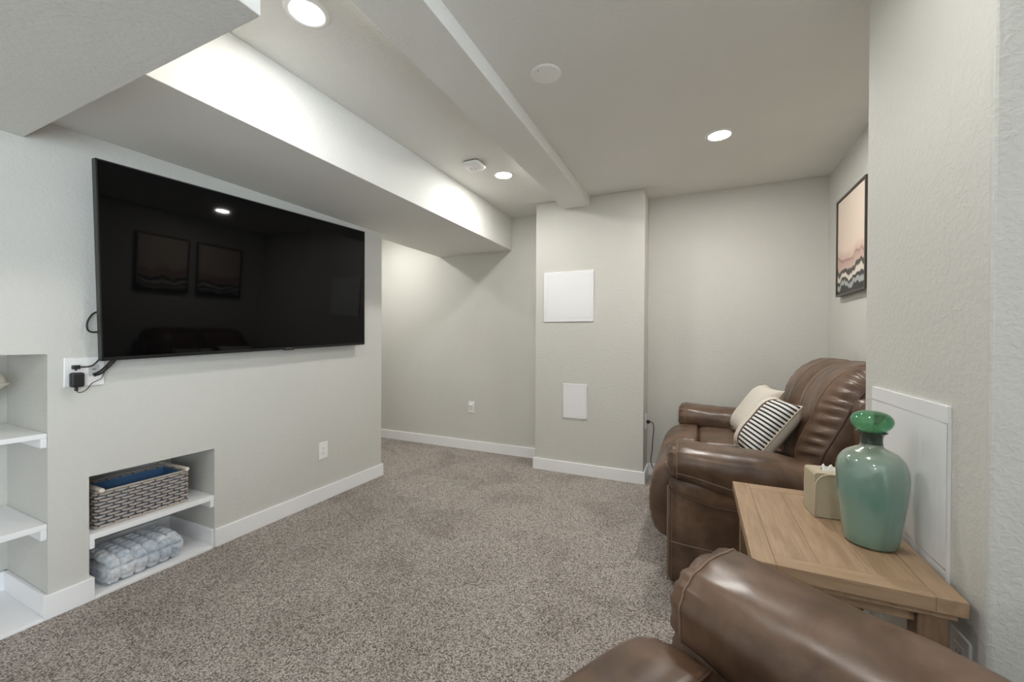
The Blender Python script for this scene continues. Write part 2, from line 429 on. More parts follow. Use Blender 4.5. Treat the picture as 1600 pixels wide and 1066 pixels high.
# round blank cover
bm = bmesh.new(); lathe(bm, [(0, -0.007), (0.060, -0.007), (0.066, -0.005), (0.069, 0.0)], 48)
t = thing('ceiling_cover_plate', 'white round blank cover plate on the ceiling right of the beam', 'cover plate', (-0.628, 1.712, ZC))
obj('plate', bm, M['plastic'], t, smooth=True)
for sx, sy in ((0.02, 0.045), (-0.02, -0.045)):
    bm = bmesh.new(); lathe(bm, [(0, -0.0085), (0.0025, -0.008), (0.003, -0.006)], 10, (sx, sy, 0)); obj('screw', bm, M['dark_slot'] if sy < 0 else M['plastic'], t)

# ------------------------------------------------------------------ access panels (local: x across, y = outward, z up)
def access_panel(name, label, loc, rz, wd, ht, door=True, th=0.008, bw=0.028):
    t = thing(name, label, 'access panel', loc, (0, 0, rz))
    bm = bmesh.new()
    for b in ((-wd/2, wd/2, 0, th, 0, bw), (-wd/2, wd/2, 0, th, ht-bw, ht), (-wd/2, -wd/2+bw, 0, th, bw, ht-bw), (wd/2-bw, wd/2, 0, th, bw, ht-bw)):
        bbox(bm, *b)
    bmesh.ops.remove_doubles(bm, verts=bm.verts[:], dist=1e-5)
    o = obj('frame', bm, M['panel'], t)
    bd = o.modifiers.new('b', 'BEVEL'); bd.width = 0.0008; bd.segments = 2; bd.limit_method = 'ANGLE'
    boxo('door', (-wd/2+bw+.0005, wd/2-bw-.0005, 0, th*0.985, bw+.0005, ht-bw-.0005), M['panel'], t, bev=0.001)
    return t
access_panel('access_panel', 'large square white access panel on the column', (-1.004, 3.33, 1.297), PI, 0.438, 0.428)
access_panel('access_panel', 'small upright white access panel low on the column', (-0.940, 3.33, 0.476), PI, 0.208, 0.290, bw=0.014)
t = access_panel('access_panel', 'white access panel on the projecting wall behind the green vase', (XP, 1.496, 0.573), PI/2, 0.446, 0.424, bw=0.041)

# ------------------------------------------------------------------ outlets (local: x across, y outward, z up)
def outlet(name, label, loc, rz, plug=False):
    t = thing(name, label, 'outlet', loc, (0, 0, rz))
    o = boxo('cover_plate', (-.037, .037, 0, .006, 0, .118), M['plastic'], t, bev=0.0025)
    boxo('receptacle', (-.017, .017, 0, .0075, .025, .093), M['plastic'], t, bev=0.001)
    for z in (.042, .075):
        for sx in (-.0065, .0065):
            boxo('slot', (sx-.0011, sx+.0011, .0065, .0078, z-.004, z+.004), M['dark_slot'], t, bev=0)
        bm = bmesh.new(); lathe(bm, [(0, 0), (.0022, 0), (.0022, .001)], 10)
        obj('ground_hole', bm, M['dark_slot'], t, loc=(0, .0078, z-.010), rot=(PI/2, 0, 0))
    bm = bmesh.new(); lathe(bm, [(0, .001), (.002, .001), (.003, 0)], 10); obj('screw', bm, M['plastic'], t, loc=(0, .0078, .059), rot=(-PI/2, 0, 0))
    return t
outlet('wall_outlet', 'white electrical outlet on the media wall right of the basket niche', (XW, 2.022, 0.296), -PI/2)
o = outlet('wall_outlet', 'white outlet with a round night-light plug on the back wall', (-2.113, YB, 0.383), PI)
bm = bmesh.new(); lathe(bm, [(.016, 0), (.017, .012), (.013, .022), (.004, .026), (0, .026)], 24); obj('plug', bm, M['plastic'], o, loc=(0.004, .007, .080), rot=(-PI/2, 0, 0), smooth=True)
outlet('wall_outlet', 'white outlet on the column side with a black cord plugged in', (-0.383, 3.465, 0.418), -PI/2)
outlet('wall_outlet', 'white outlet on the projecting wall behind the end table leg', (XP, 1.222, 0.385), PI/2)
# cord from column outlet
bm = bmesh.new()
tube(bm, spline([(-.374, 3.465, .472), (-.345, 3.465, .474), (-.325, 3.462, .462), (-.318, 3.46, .42), (-.325, 3.462, .33), (-.33, 3.465, .24), (-.34, 3.47, .16), (-.325, 3.475, .10), (-.29, 3.48, .055), (-.25, 3.49, .02), (-.20, 3.51, .008), (-.1, 3.53, .006), (.05, 3.54, .006)], 6), 0.0035, 8)
t = thing('cord', 'black power cord hanging from the column outlet to the floor', 'cord', (-.33, 3.465, 0))
o = obj('cable', bm, M['rubber'], t); o.location = (.33, -3.465, 0)
for p in o.data.polygons: p.use_smooth = True
boxo('plug', (-.046, -.018, -.012, .012, .460, .486), M['rubber'], t, bev=0.005, seg=3)

# ------------------------------------------------------------------ television
tv = thing('television', 'large black flat-screen television tilted on the media wall', 'television', (-2.30, 1.5652, 1.4967))
TW, TH = 1.4974, 0.8526
tv.matrix_world = Matrix.Translation((-2.30, 1.5652, 1.4967)) @ Matrix.Rotation(R(2.05), 4, 'Y') @ Matrix.Rotation(R(2.08), 4, 'X')
# local: x outward (+), y across, z up
bz = 0.009
boxo('screen', (-.006, -.0012, -TW/2+bz*.6, TW/2-bz*.6, -TH/2+bz*1.7, TH/2-bz*.6), M['screen'], tv, bev=0)
bm = bmesh.new()
for b in ((-.032, 0, -TW/2, TW/2, TH/2-bz*.6, TH/2), (-.032, 0, -TW/2, TW/2, -TH/2, -TH/2+bz*1.7), (-.032, 0, -TW/2, -TW/2+bz*.6, -TH/2, TH/2), (-.032, 0, TW/2-bz*.6, TW/2, -TH/2, TH/2)):
    bbox(bm, *b)
obj('bezel', bm, M['tvframe'], tv)
boxo('back_shell', (-.036, -.006, -TW/2+.004, TW/2-.004, -TH/2+.004, TH/2-.004), M['tvblack'], tv, bev=0.004)
boxo('electronics_bulge', (-.060, -.034, -.50, .50, -.36, .05), M['tvblack'], tv, bev=0.008)
boxo('infrared_window', (-.004, .001, .085, .16, -TH/2-.005, -TH/2+.006), M['tvblack'], tv, bev=0.001)
boxo('maker_mark', (-.001, .0004, .10, .145, -TH/2+.004, -TH/2+.009), plain('grey_mark', (.16, .16, .17), .4), tv, bev=0)
mt_ = thing('wall_mount', 'black wall bracket hidden behind the television', 'bracket', (XW, 1.565, 1.33))
boxo('wall_plate', (.0, .012, -.32, .32, .10, .22), M['tvblack'], mt_)
for s in (-.22, .22): boxo('arm', (.008, .028, s-.02, s+.02, -.05, .32), M['tvblack'], mt_)

# recessed media box and cables
mb = thing('media_wall_box', 'white low-voltage wall plate at the lower left corner of the television', 'wall plate', (XW, 0.803, 0.937))
boxo('cover_plate', (0, .008, -.063, .064, 0, .122), M['plastic'], mb, bev=0.003)
bm = bmesh.new(); bbox(bm, .007, .010, .012, .046, .040, .088); obj('socket', bm, plain('pale_grey_insert', (.55, .55, .54), .5), mb)
for dz in (.05, .07): boxo('slot', (.0095, .0105, .022, .036, dz-.0015, dz+.0015), M['dark_slot'], mb, bev=0)
ad = thing('power_adapter', 'small black power adapter hanging below the television corner', 'adapter', (-2.36, 0.770, 0.925))
boxo('body', (-.013, .015, -.021, .021, .012, .073), M['rubber'], ad, bev=0.008, seg=4)
boxo('strain_relief', (-.005, .005, -.007, .003, -.004, .016), M['rubber'], ad, bev=0.002)
bm = bmesh.new()
tube(bm, spline([(0, -.002, 0), (0, .004, -.010), (0, .018, -.010), (0, .034, .004), (0, .045, .022), (0, .060, .032), (0, .076, .042), (.004, .084, .066), (.008, .090, .085), (.01, .098, .115)], 6), 0.0018, 6); obj('lead', bm, M['rubber'], ad, smooth=True)
cn = thing('cable_connector', 'black cable connector dangling just above the power adapter', 'connector', (-2.36, 0.768, 1.012))
boxo('plug', (-.007, .007, -.013, .012, 0, .017), M['rubber'], cn, bev=0.003)
boxo('pin', (-.004, .004, -.004, .002, -.006, .002), M['rubber'], cn, bev=0.001)
bm = bmesh.new(); tube(bm, spline([(0, .011, .009), (0, .03, .008), (.002, .045, .011), (.006, .057, .022), (.01, .068, .038)], 6), .0032, 8); obj('lead', bm, M['rubber'], cn, smooth=True)
for k, (a, b, c, lab) in enumerate((((-2.385, .829, .985), (-2.365, .846, 1.000), (-2.335, .872, 1.045), 'thick black video cable from the wall plate up behind the television'),
                               ((-2.385, .833, .978), (-2.360, .852, .994), (-2.330, .882, 1.045), 'second black video cable just below the first at the wall plate'))):
    bm = bmesh.new(); tube(bm, spline([a, b, c], 8), .0042, 8)
    tag(obj('video_cable', bm, M['rubber'], smooth=True), lab, 'cable')
bm = bmesh.new(); tube(bm, spline([(-2.372, .850, 1.262), (-2.370, .823, 1.247), (-2.36, .803, 1.212), (-2.36, .803, 1.180), (-2.366, .820, 1.168), (-2.372, .855, 1.172)], 8), .0034, 8)
tag(obj('cable_loop', bm, M['rubber'], smooth=True), 'black cable loop sticking out behind the left side of the television', 'cable')

# ------------------------------------------------------------------ paintings on the right wall
def painting_mat(seed):
    mt, nt, b = new_mat('abstract_landscape_print')
    b.inputs['Roughness'].default_value = 0.6
    tc = N(nt, 'ShaderNodeTexCoord'); mp = N(nt, 'ShaderNodeMapping'); mp.inputs['Location'].default_value = (seed*3.1, seed*1.7, seed)
    nt.links.new(tc.outputs['Object'], mp.inputs[0])
    mp2 = N(nt, 'ShaderNodeMapping'); mp2.inputs['Scale'].default_value = (1, 1, 0.35); nt.links.new(mp.outputs[0], mp2.inputs[0])
    n = N(nt, 'ShaderNodeTexNoise', Scale=6.0, Detail=6.0, Roughness=0.6); nt.links.new(mp2.outputs[0], n.inputs['Vector'])
    sp = N(nt, 'ShaderNodeSeparateXYZ'); nt.links.new(tc.outputs['Object'], sp.inputs[0])
    ma = N(nt, 'ShaderNodeMath', operation='MULTIPLY_ADD'); ma.inputs[1].default_value = 0.32; nt.links.new(n.outputs['Fac'], ma.inputs[0])
    sc_ = N(nt, 'ShaderNodeMath', operation='MULTIPLY_ADD'); sc_.inputs[1].default_value = 1.55; sc_.inputs[2].default_value = -0.16
    nt.links.new(sp.outputs[2], sc_.inputs[0]); nt.links.new(sc_.outputs[0], ma.inputs[2])
    r = ramp(nt, [(0.0, (.05,.05,.045)), (0.075, (.045,.047,.042)), (0.085, (.42,.43,.42)), (0.12, (.36,.37,.36)), (0.13, (.05,.05,.045)), (0.155, (.06,.06,.05)), (0.165, (.72,.68,.60)),
                  (0.205, (.66,.58,.50)), (0.215, (.075,.07,.06)), (0.26, (.10,.085,.075)), (0.268, (.60,.44,.37)), (0.34, (.52,.36,.31)), (0.355, (.34,.19,.17)), (0.375, (.62,.45,.38)), (0.46, (.76,.62,.52)), (1.0, (.80,.68,.58))])
    nt.links.new(ma.outputs[0], r.inputs[0]); nt.links.new(r.outputs[0], b.inputs['Base Color'])
    return mt
def painting(label, y0, y1, z0, z1, seed):
    hw, h = (y1-y0)/2, z1-z0
    t = thing('framed_painting', label, 'painting', (XR, (y0+y1)/2, z0), group=None)
    fr = 0.012; d = -0.034
    bm = bmesh.new()
    for b in ((d, 0, -hw, hw, 0, fr), (d, 0, -hw, hw, h-fr, h), (d, 0, -hw, -hw+fr, fr, h-fr), (d, 0, hw-fr, hw, fr, h-fr)): bbox(bm, *b)
    obj('frame', bm, M['frame'], t)
    boxo('canvas', (d+.007, -.004, -hw+fr+.003, hw-fr-.003, fr+.003, h-fr-.003), painting_mat(seed), t, bev=0)
    boxo('backing', (-.006, -.001, -hw+.004, hw-.004, .004, h-.004), M['frame'], t, bev=0)
painting('framed blush and charcoal abstract landscape above the loveseat, beside the projecting wall', 2.785, 3.292, 1.432, 2.050, 1.0)
painting('framed abstract landscape hidden by the projecting wall, seen reflected in the television', 2.21, 2.70, 1.432, 2.050, 4.0)

# ------------------------------------------------------------------ recliner loveseats (local: front = -x)
def back_profile(mid):
    """closed xz outline of a back cushion; mid 0 = edge, 1 = centre of the cushion"""
    e = [(.185,.50),(.200,.60),(.246,.692),(.286,.776),(.324,.848),(.358,.900),(.392,.930),(.425,.938),(.456,.915),(.462,.80),(.45,.65),(.43,.50)]
    c = [(.120,.48),(.085,.58),(.105,.68),(.150,.78),(.180,.875),(.235,.965),(.310,1.022),(.385,1.040),(.462,1.010),(.480,.85),(.46,.65),(.44,.48)]
    return [Vector((a[0]+(b[0]-a[0])*mid, 0, a[1]+(b[1]-a[1])*mid)) for a, b in zip(e, c)]
def recliner(label, loc, rz, width=1.5, seats=2, seed=0):
    t = thing('recliner_loveseat', label, 'sofa', loc, (0, 0, rz))
    L = M['leather']; hw = width/2; aw = 0.255; iw = hw-aw
    boxo('base_frame', (-.40, .42, -hw+.06, hw-.06, .03, .30), M['blackfab'], t, bev=0.01)
    for sx in (-.36, .36):
        for sy in (-1, 1):
            bm = bmesh.new(); lathe(bm, [(0, 0), (.022, 0), (.026, .035), (0, .035)], 16); obj('foot', bm, M['blackfab'], t, loc=(sx, sy*(hw-.10), 0))
    rn = random.Random(seed)
    for s in (-1, 1):
        yo, yi = s*hw, s*iw
        # side body of the arm
        a = obj('arm_body', rbox(.90, aw-.01, .50, .022, 8, (0, .006, 0), (-.02, (yo+yi)/2, .015+.25)), L, t, smooth=True)
        # padded arm top, lofted front to back
        rings = []
        NS, NP = 56, 56
        for i in range(NS+1):
            u = i/NS; x = -.480 + .86*u
            capf = min(1, (1-(1-min(1, u/.10))**2.4))**(1/2.4) if u < .10 else 1
            capb = (max(0, 1-((u-.92)/.08)**2))**.5 if u > .92 else 1
            k = max(.06, min(capf, capb))
            top = .655 - .012*smoothstep(.0, .35, u) - .085*smoothstep(.42, 1.0, u)
            bot = .478 - .075*smoothstep(.03, .45, u)
            cz = (top+bot)/2; hz = (top-bot)/2; hy = .142 - .012*smoothstep(.4, 1, u)
            cy = (yo+yi)/2 + s*.006
            ring = []
            for j in range(NP):
                a_ = 2*PI*j/NP; ca, sa = math.cos(a_), math.sin(a_)
                ex = 2/2.7
                py = math.copysign(abs(ca)**ex, ca)*hy*(0.62+.38*k if k < 1 else 1); pz = math.copysign(abs(sa)**ex, sa)*hz*(0.55+.45*k if k < 1 else 1)
                # pleats radiating from the front end
                fall = math.exp(-u/.055)
                wr = .0075*fall*math.sin(a_*13+1.2*math.sin(a_*3+seed)) + .0025*noise.noise(Vector((x*14+seed*5, a_*2.2, s*3)))
                nr = Vector((0, math.copysign(abs(ca)**1.3, ca), math.copysign(abs(sa)**1.3, sa)))
                p = Vector((x - (.0 if k >= 1 else 0), cy+py, cz+pz)) + nr*wr
                ring.append(p)
            rings.append(ring)
        bm = bmesh.new(); rings_mesh(bm, rings)
        pad = obj('arm_pad', bm, L, t, smooth=True)
        # welts and stitching
        yside = yo + s*.007
        def line(name, pts, r, mat, par):
            bm = bmesh.new(); tube(bm, spline(pts, 8), r, 6); return obj(name, bm, mat, par, smooth=True)
        line('side_welt', [(-.468, yside, .47), (-.44, yside, .448), (-.37, yside+s*.002, .424), (-.28, yside+s*.003, .408), (-.16, yside+s*.003, .400), (0, yside+s*.003, .396), (.38, yside, .39)], .0040, M['darkleather'], a)
        line('side_stitching', [(-.462, yside-s*.002, .218), (-.40, yside, .213), (-.25, yside+s*.001, .209), (0, yside+s*.002, .208), (.40, yside-s*.002, .208)], .0024, M['thread'], a)
        line('front_welt', [(-.470, yo-s*.006, .03), (-.472, yo-s*.004, .15), (-.472, yo-s*.004, .30), (-.472, yo-s*.004, .47)], .0045, M['thread'], a)
        line('side_stitching', [(-.455, yo-s*.002, .03), (-.455, yo+s*.0015, .15), (-.455, yo+s*.0015, .30), (-.455, yo+s*.001, .47)], .0018, M['thread'], a)
        # mid stitching on the outer flank of the pad
        pts = []
        for i in range(3, 46, 3):
            u = i/NS; x = -.480+.86*u
            j = int(NP*(.5 if s < 0 else 0.0))
            jj = (NP//2 + 2 if s < 0 else NP-2)
            p = rings[i][jj]; pts.append(p + Vector((0, s*.0012, 0)))
        line('pad_stitching', pts, .0022, M['thread'], pad)
        # welt around the front end of the pad
        ring = rings[3]; bm = bmesh.new()
        tube(bm, [p+Vector((0, (p.y-(yo+yi)/2)*.008, (p.z-.56)*.008)) for p in ring], .0026, 6, closed=True); obj('front_welt', bm, M['thread'], pad, smooth=True)
    sw = 2*iw/seats
    for q in range(seats):
        y0 = -iw+q*sw; cy = y0+sw/2
        # seat pad
        def fn(p, seed=seed+q):
            p.z += .004*noise.noise(Vector((p.x*9+seed, p.y*9, 2))) if p.z > 0 else 0
            return p
        obj('seat_cushion', rbox(.56, sw-.006, .20, .045, 12, (0, 0, .018), (-.075, cy, .415), fn), L, t, smooth=True)
        # rolled front and footrest, lofted across
        prof = [(-.345,.522),(-.40,.532),(-.46,.528),(-.52,.500),(-.562,.445),(-.583,.37),(-.590,.29),(-.583,.21),(-.560,.135),(-.51,.095),(-.455,.10),(-.425,.18),(-.40,.30),(-.37,.42)]
        P = spline([(a, 0, b) for a, b in prof], 5, closed=True)
        cx, cz = -.47, .33
        rings = []; NY = 30
        for i in range(NY+1):
            v = -1+2*i/NY
            k = max(.0, 1-abs(v)**7)**.5
            k = .80+.20*k
            y = cy + v*(sw/2-.004)
            ring = []
            for jj, p in enumerate(P):
                e = math.exp(-(1-abs(v))/.07)
                wr = .006*e*math.sin(jj*1.9+seed)
                d = Vector((p.x-cx, 0, p.z-cz))
                ring.append(Vector((cx, y, cz)) + d*k + d.normalized()*(wr*(1 if k > .81 else 0)))
            rings.append(ring)
        bm = bmesh.new(); rings_mesh(bm, rings)
        f = obj('footrest', bm, L, t, smooth=True)
        bm = bmesh.new(); tube(bm, [(-.352, cy+v*(sw/2-.03), .5265+.004*(1-v*v)) for v in [-1+.1*i for i in range(21)]], .0035, 6); obj('seat_welt', bm, M['darkleather'], f, smooth=True)
        # back cushion
        rings = []; NY = 64; NPp = 9
        for i in range(NY+1):
            v = -1+2*i/NY
            inner = (q < seats-1 and v > 0) or (q > 0 and v < 0)
            k = max(0, 1-abs(v)**(4.5 if inner else 3.0))**(.5)
            if inner: k = .76+.24*k
            P = spline(back_profile(k), NPp, closed=True)
            y = cy + v*(sw/2-.002) * (1.0 if inner else 1.02)
            ring = []
            for jj, p in enumerate(P):
                e = math.exp(-((1-abs(v))/.34)**2)*smoothstep(.03, .12, 1-abs(v))
                amp = .014 if not inner else .0
                nz = noise.noise(Vector((jj*.12, v*.8, seed+q)))
                wr = amp*e*math.sin(jj*1.30+2.2*nz+v*2.0) + .003*noise.noise(Vector((p.x*11, v*3, p.z*11+seed)))
                d = Vector((p.x-.30, 0, p.z-.72)).normalized()
                ring.append(Vector((p.x, y, p.z)) + d*wr)
            rings.append(ring)
        bm = bmesh.new(); rings_mesh(bm, rings)
        bc = obj('back_cushion', bm, L, t, smooth=True)
        hi = 9*NPp
        def seam(i, r, mat, nm):
            bm = bmesh.new()
            tube(bm, [p+Vector((p.x-.30, 0, p.z-.72)).normalized()*.001 for p in rings[i][0:hi]], r, 6); obj(nm, bm, mat, bc, smooth=True)
        seam(1 if q == 0 else 63, .0042, M['darkleather'], 'side_welt')
        seam(17, .0022, M['thread'], 'panel_seam'); seam(47, .0022, M['thread'], 'panel_seam')
    obj('back_shell', rbox(.22, 2*iw+.12, .86, .06, 10, (0, 0, 0), (.375, 0, .47)), L, t, smooth=True)
    return t
recliner('brown leather reclining loveseat against the far right wall, with throw pillows', (0.353, 2.765, 0), 0, 1.53, 2, 1)
RZ = R(-29.5)
recliner('brown leather reclining loveseat in the foreground, its padded arm filling the lower right', (0.0, 0.0, 0), RZ, 1.56, 2, 5)
fg = [o for o in bpy.data.objects if o.name.startswith('recliner_loveseat')][-1]
# put the arm's front end (local -0.48, 0.64) at its measured place on the floor plan
ax, ay = 0.014, 1.035
lx, ly = -0.46, 0.655
fg.location = (ax-(lx*math.cos(RZ)-ly*math.sin(RZ)), ay-(lx*math.sin(RZ)+ly*math.cos(RZ)), 0)

# ------------------------------------------------------------------ throw pillows
def pillow_mat(split, wrap, slope=0.0, off=0.0):
    mt, nt, b = new_mat('striped_pillow_fabric')
    b.inputs['Roughness'].default_value = 0.9; b.inputs['Specular IOR Level'].default_value = 0.15
    tc = N(nt, 'ShaderNodeTexCoord'); sp = N(nt, 'ShaderNodeSeparateXYZ'); nt.links.new(tc.outputs['Object'], sp.inputs[0])
    def math_(op, a, v=None, c=None):
        n = N(nt, 'ShaderNodeMath', operation=op); nt.links.new(a, n.inputs[0])
        if v is not None: n.inputs[1].default_value = v
        if c is not None: n.inputs[2].default_value = c
        return n.outputs[0]
    st = math_('GREATER_THAN', math_('FRACT', math_('MULTIPLY', sp.outputs[2], 1/0.0215)), 0.55)
    cs = N(nt, 'ShaderNodeMix', data_type='RGBA'); nt.links.new(st, cs.inputs[0])
    cs.inputs[6].default_value = (.76, .74, .71, 1); cs.inputs[7].default_value = (.035, .032, .034, 1)
    lin = N(nt, 'ShaderNodeMath', operation='MULTIPLY_ADD'); nt.links.new(sp.outputs[1], lin.inputs[0]); lin.inputs[1].default_value = slope; nt.links.new(sp.outputs[0], lin.inputs[2])
    front = math_('LESS_THAN', lin.outputs[0], wrap-slope*off)
    instripe = math_('LESS_THAN', sp.outputs[1], split)
    both = N(nt, 'ShaderNodeMath', operation='MULTIPLY'); nt.links.new(front, both.inputs[0]); nt.links.new(instripe, both.inputs[1])
    m1 = N(nt, 'ShaderNodeMix', data_type='RGBA'); nt.links.new(both.outputs[0], m1.inputs[0])
    m1.inputs[6].default_value = (.68, .63, .56, 1); nt.links.new(cs.outputs[2], m1.inputs[7])
    bn = N(nt, 'ShaderNodeMath', operation='COMPARE'); nt.links.new(sp.outputs[1], bn.inputs[0]); bn.inputs[1].default_value = split+0.008; bn.inputs[2].default_value = 0.012
    bb = N(nt, 'ShaderNodeMath', operation='MULTIPLY'); nt.links.new(front, bb.inputs[0]); nt.links.new(bn.outputs[0], bb.inputs[1])
    m2 = N(nt, 'ShaderNodeMix', data_type='RGBA'); nt.links.new(bb.outputs[0], m2.inputs[0]); nt.links.new(m1.outputs[2], m2.inputs[6]); m2.inputs[7].default_value = (.13, .075, .058, 1)
    nt.links.new(m2.outputs[2], b.inputs['Base Color'])
    n = N(nt, 'ShaderNodeTexNoise', Scale=350.0, Detail=2.0); nt.links.new(tc.outputs['Object'], n.inputs['Vector'])
    bp = N(nt, 'ShaderNodeBump', Strength=0.25, Distance=0.001); nt.links.new(n.outputs['Fac'], bp.inputs['Height']); nt.links.new(bp.outputs['Normal'], b.inputs['Normal'])
    return mt
PM = pillow_mat(0.025, 0.0); PM2 = pillow_mat(1.0, 0.0, 1.0, 0.125)
def pillow(label, loc, rot, S=0.43, th=0.075, seed=0, mat=PM):
    """local: face = -x, across = y, up = z; origin at the pillow centre"""
    t = thing('throw_pillow', label, 'pillow', loc, rot, group='throw pillows on the loveseat')
    n = 36; bm = bmesh.new(); grids = []
    def edge(u, v):
        # square with slightly drawn-in sides and sharp corners
        sc_y = 1-.07*(1-v*v)*abs(u)**1.5 ; sc_z = 1-.07*(1-u*u)*abs(v)**1.5
        return u*S/2*sc_y, v*S/2*sc_z
    for s in (-1, 1):
        g = []
        for i in range(n+1):
            row = []
            for j in range(n+1):
                u = -1+2*i/n; v = -1+2*j/n
                y, z = edge(u, v)
                h = th*((1-u**4)*(1-v**4))**.55
                h += .004*noise.noise(Vector((u*2.2+seed, v*2.2, s)))*((1-u*u)*(1-v*v))
                row.append(bm.verts.new((s*h, y, z)))
            g.append(row)
        grids.append(g)
        for i in range(n):
            for j in range(n): bm.faces.new((g[i][j], g[i+1][j], g[i+1][j+1], g[i][j+1]))
    bmesh.ops.remove_doubles(bm, verts=bm.verts[:], dist=1e-5)
    c = obj('cover', bm, mat, t, smooth=True)
    loop = [edge(-1+2*i/20, -1) for i in range(20)] + [edge(1, -1+2*i/20) for i in range(20)] + [edge(1-2*i/20, 1) for i in range(20)] + [edge(-1, 1-2*i/20) for i in range(20)]
    bm = bmesh.new(); tube(bm, [(0, y, z) for y, z in loop], .0035, 6, closed=True); obj('piping', bm, M['piping'], t, smooth=True)
    return t
pillow('cream throw pillow with black stripes and brown band facing the near arm', (0.338, 2.560, 0.676), (0, R(36), R(10)), 0.36, .075, 1)
pillow('cream throw pillow showing its plain half, leaning behind the striped one', (0.345, 3.02, 0.690), (0, R(-34), PI+R(8)), 0.37, .075, 4, PM2)

# ------------------------------------------------------------------ end table
TX0, TX1, TY0, TY1, TZ = 0.128, 0.522, 1.164, 1.780, 0.600
tb = thing('end_table', 'brown wooden end table with framed top between the two loveseats', 'table', ((TX0+TX1)/2, (TY0+TY1)/2, 0))
hx, hy = (TX1-TX0)/2, (TY1-TY0)/2
bw, bt = 0.052, 0.034
def plank(nm, b, ax): return boxo(nm, b, M['wood_'+ax], tb, bev=0.0018)
plank('top_border', (-hx, -hx+bw, -hy, hy, TZ-bt, TZ), 'y'); plank('top_border', (hx-bw, hx, -hy, hy, TZ-bt, TZ), 'y')
plank('top_border', (-hx+bw, hx-bw, -hy, -hy+bw, TZ-bt, TZ-.0005), 'x'); plank('top_border', (-hx+bw, hx-bw, hy-bw, hy, TZ-bt, TZ-.0005), 'x')
np_ = 3; pw = (2*hx-2*bw)/np_
for k in range(np_):
    x0 = -hx+bw+k*pw
    plank('top_plank', (x0+.0001, x0+pw-.0001, -hy+bw+.001, hy-bw-.001, TZ-bt+.004, TZ-.0012), 'y')
boxo('under_moulding', (-hx+.012, hx-.012, -hy+.012, hy-.012, TZ-bt-.016, TZ-bt), M['wood_y'], tb, bev=0.002)
for sx in (-1, 1):
    for sy in (-1, 1):
        boxo('leg', (sx*(hx-.022), sx*(hx-.074), sy*(hy-.022), sy*(hy-.074), 0, TZ-bt-.016), M['wood_z'], tb, bev=0.003)
    boxo('apron', (sx*(hx-.034), sx*(hx-.052), -hy+.074, hy-.074, TZ-bt-.062, TZ-bt-.016), M['wood_y'], tb, bev=0.002)
for sy in (-1, 1):
    boxo('apron', (-hx+.074, hx-.074, sy*(hy-.034), sy*(hy-.052), TZ-bt-.046, TZ-bt-.016), M['wood_x'], tb, bev=0.002)
for k in range(5):
    x0 = -hx+.04+k*(2*hx-.08)/5
    plank('lower_shelf_plank', (x0+.001, x0+(2*hx-.08)/5-.001, -hy+.03, hy-.03, .14, .16), 'y')

# ------------------------------------------------------------------ vase
def glaze_mat():
    mt, nt, b = new_mat('green_glass_glaze')
    tc = N(nt, 'ShaderNodeTexCoord'); sp = N(nt, 'ShaderNodeSeparateXYZ'); nt.links.new(tc.outputs['Object'], sp.inputs[0])
    n = N(nt, 'ShaderNodeTexNoise', Scale=5.0, Detail=4.0, Distortion=0.8); nt.links.new(tc.outputs['Object'], n.inputs['Vector'])
    ma = N(nt, 'ShaderNodeMath', operation='MULTIPLY_ADD'); ma.inputs[1].default_value = 0.10; nt.links.new(n.outputs['Fac'], ma.inputs[0]); nt.links.new(sp.outputs[2], ma.inputs[2])
    c = ramp(nt, [(0.02, (.12,.19,.15)), (0.09, (.165,.29,.24)), (0.20, (.155,.29,.25)), (0.29, (.215,.30,.24)), (0.335, (.21,.235,.17)), (0.375, (.10,.11,.085))])
    nt.links.new(ma.outputs[0], c.inputs[0]); nt.links.new(c.outputs[0], b.inputs['Base Color'])
    b.inputs['Roughness'].default_value = 0.16; b.inputs['Specular IOR Level'].default_value = 0.7; b.inputs['Coat Weight'].default_value = 1.0; b.inputs['Coat Roughness'].default_value = 0.05
    
    return mt
def green_glass():
    mt, nt, b = new_mat('green_glass')
    b.inputs['Base Color'].default_value = (.16, .58, .33, 1); b.inputs['Roughness'].default_value = 0.04
    b.inputs['Transmission Weight'].default_value = 0.8; b.inputs['IOR'].default_value = 1.45
    tc = N(nt, 'ShaderNodeTexCoord'); n = N(nt, 'ShaderNodeTexNoise', Scale=18.0); nt.links.new(tc.outputs['Object'], n.inputs['Vector'])
    c = ramp(nt, [(0.35, (.07,.36,.20)), (0.65, (.20,.46,.22))]); nt.links.new(n.outputs['Fac'], c.inputs[0]); nt.links.new(c.outputs[0], b.inputs['Base Color'])
    return mt
vs = thing('glass_vase', 'sea-green glass vase with round green stopper on the wooden end table', 'vase', (0.432, 1.402, TZ))
vs.scale = (.9167, .9167, .9167)
def lathe_spline(prof, k=5):
    return [(max(0, p.x), p.z) for p in spline([(a, 0, b) for a, b in prof], k)]
bm = bmesh.new()
lathe(bm, [(0, .004)] + lathe_spline([(.050, .001), (.060, .003), (.064, .014), (.069, .05), (.075, .10), (.081, .15), (.084, .19), (.083, .222), (.075, .25), (.058, .27), (.038, .281), (.029, .286), (.0265, .294)]) , 64)
obj('body', bm, glaze_mat(), vs, smooth=True)
bm = bmesh.new()
lathe(bm, lathe_spline([(.0268, .290), (.0255, .302), (.0262, .316), (.031, .325), (.036, .328), (.036, .331), (.028, .331), (.020, .326)]), 48)
obj('neck', bm, plain('smoky_green_glass', (.045, .060, .045), .08), vs, smooth=True)
bm = bmesh.new()
lathe(bm, [(0, .328)] + lathe_spline([(.018, .329), (.030, .332), (.043, .343), (.0495, .358), (.047, .373), (.036, .384), (.018, .390), (.004, .391)]) + [(0, .391)], 48)
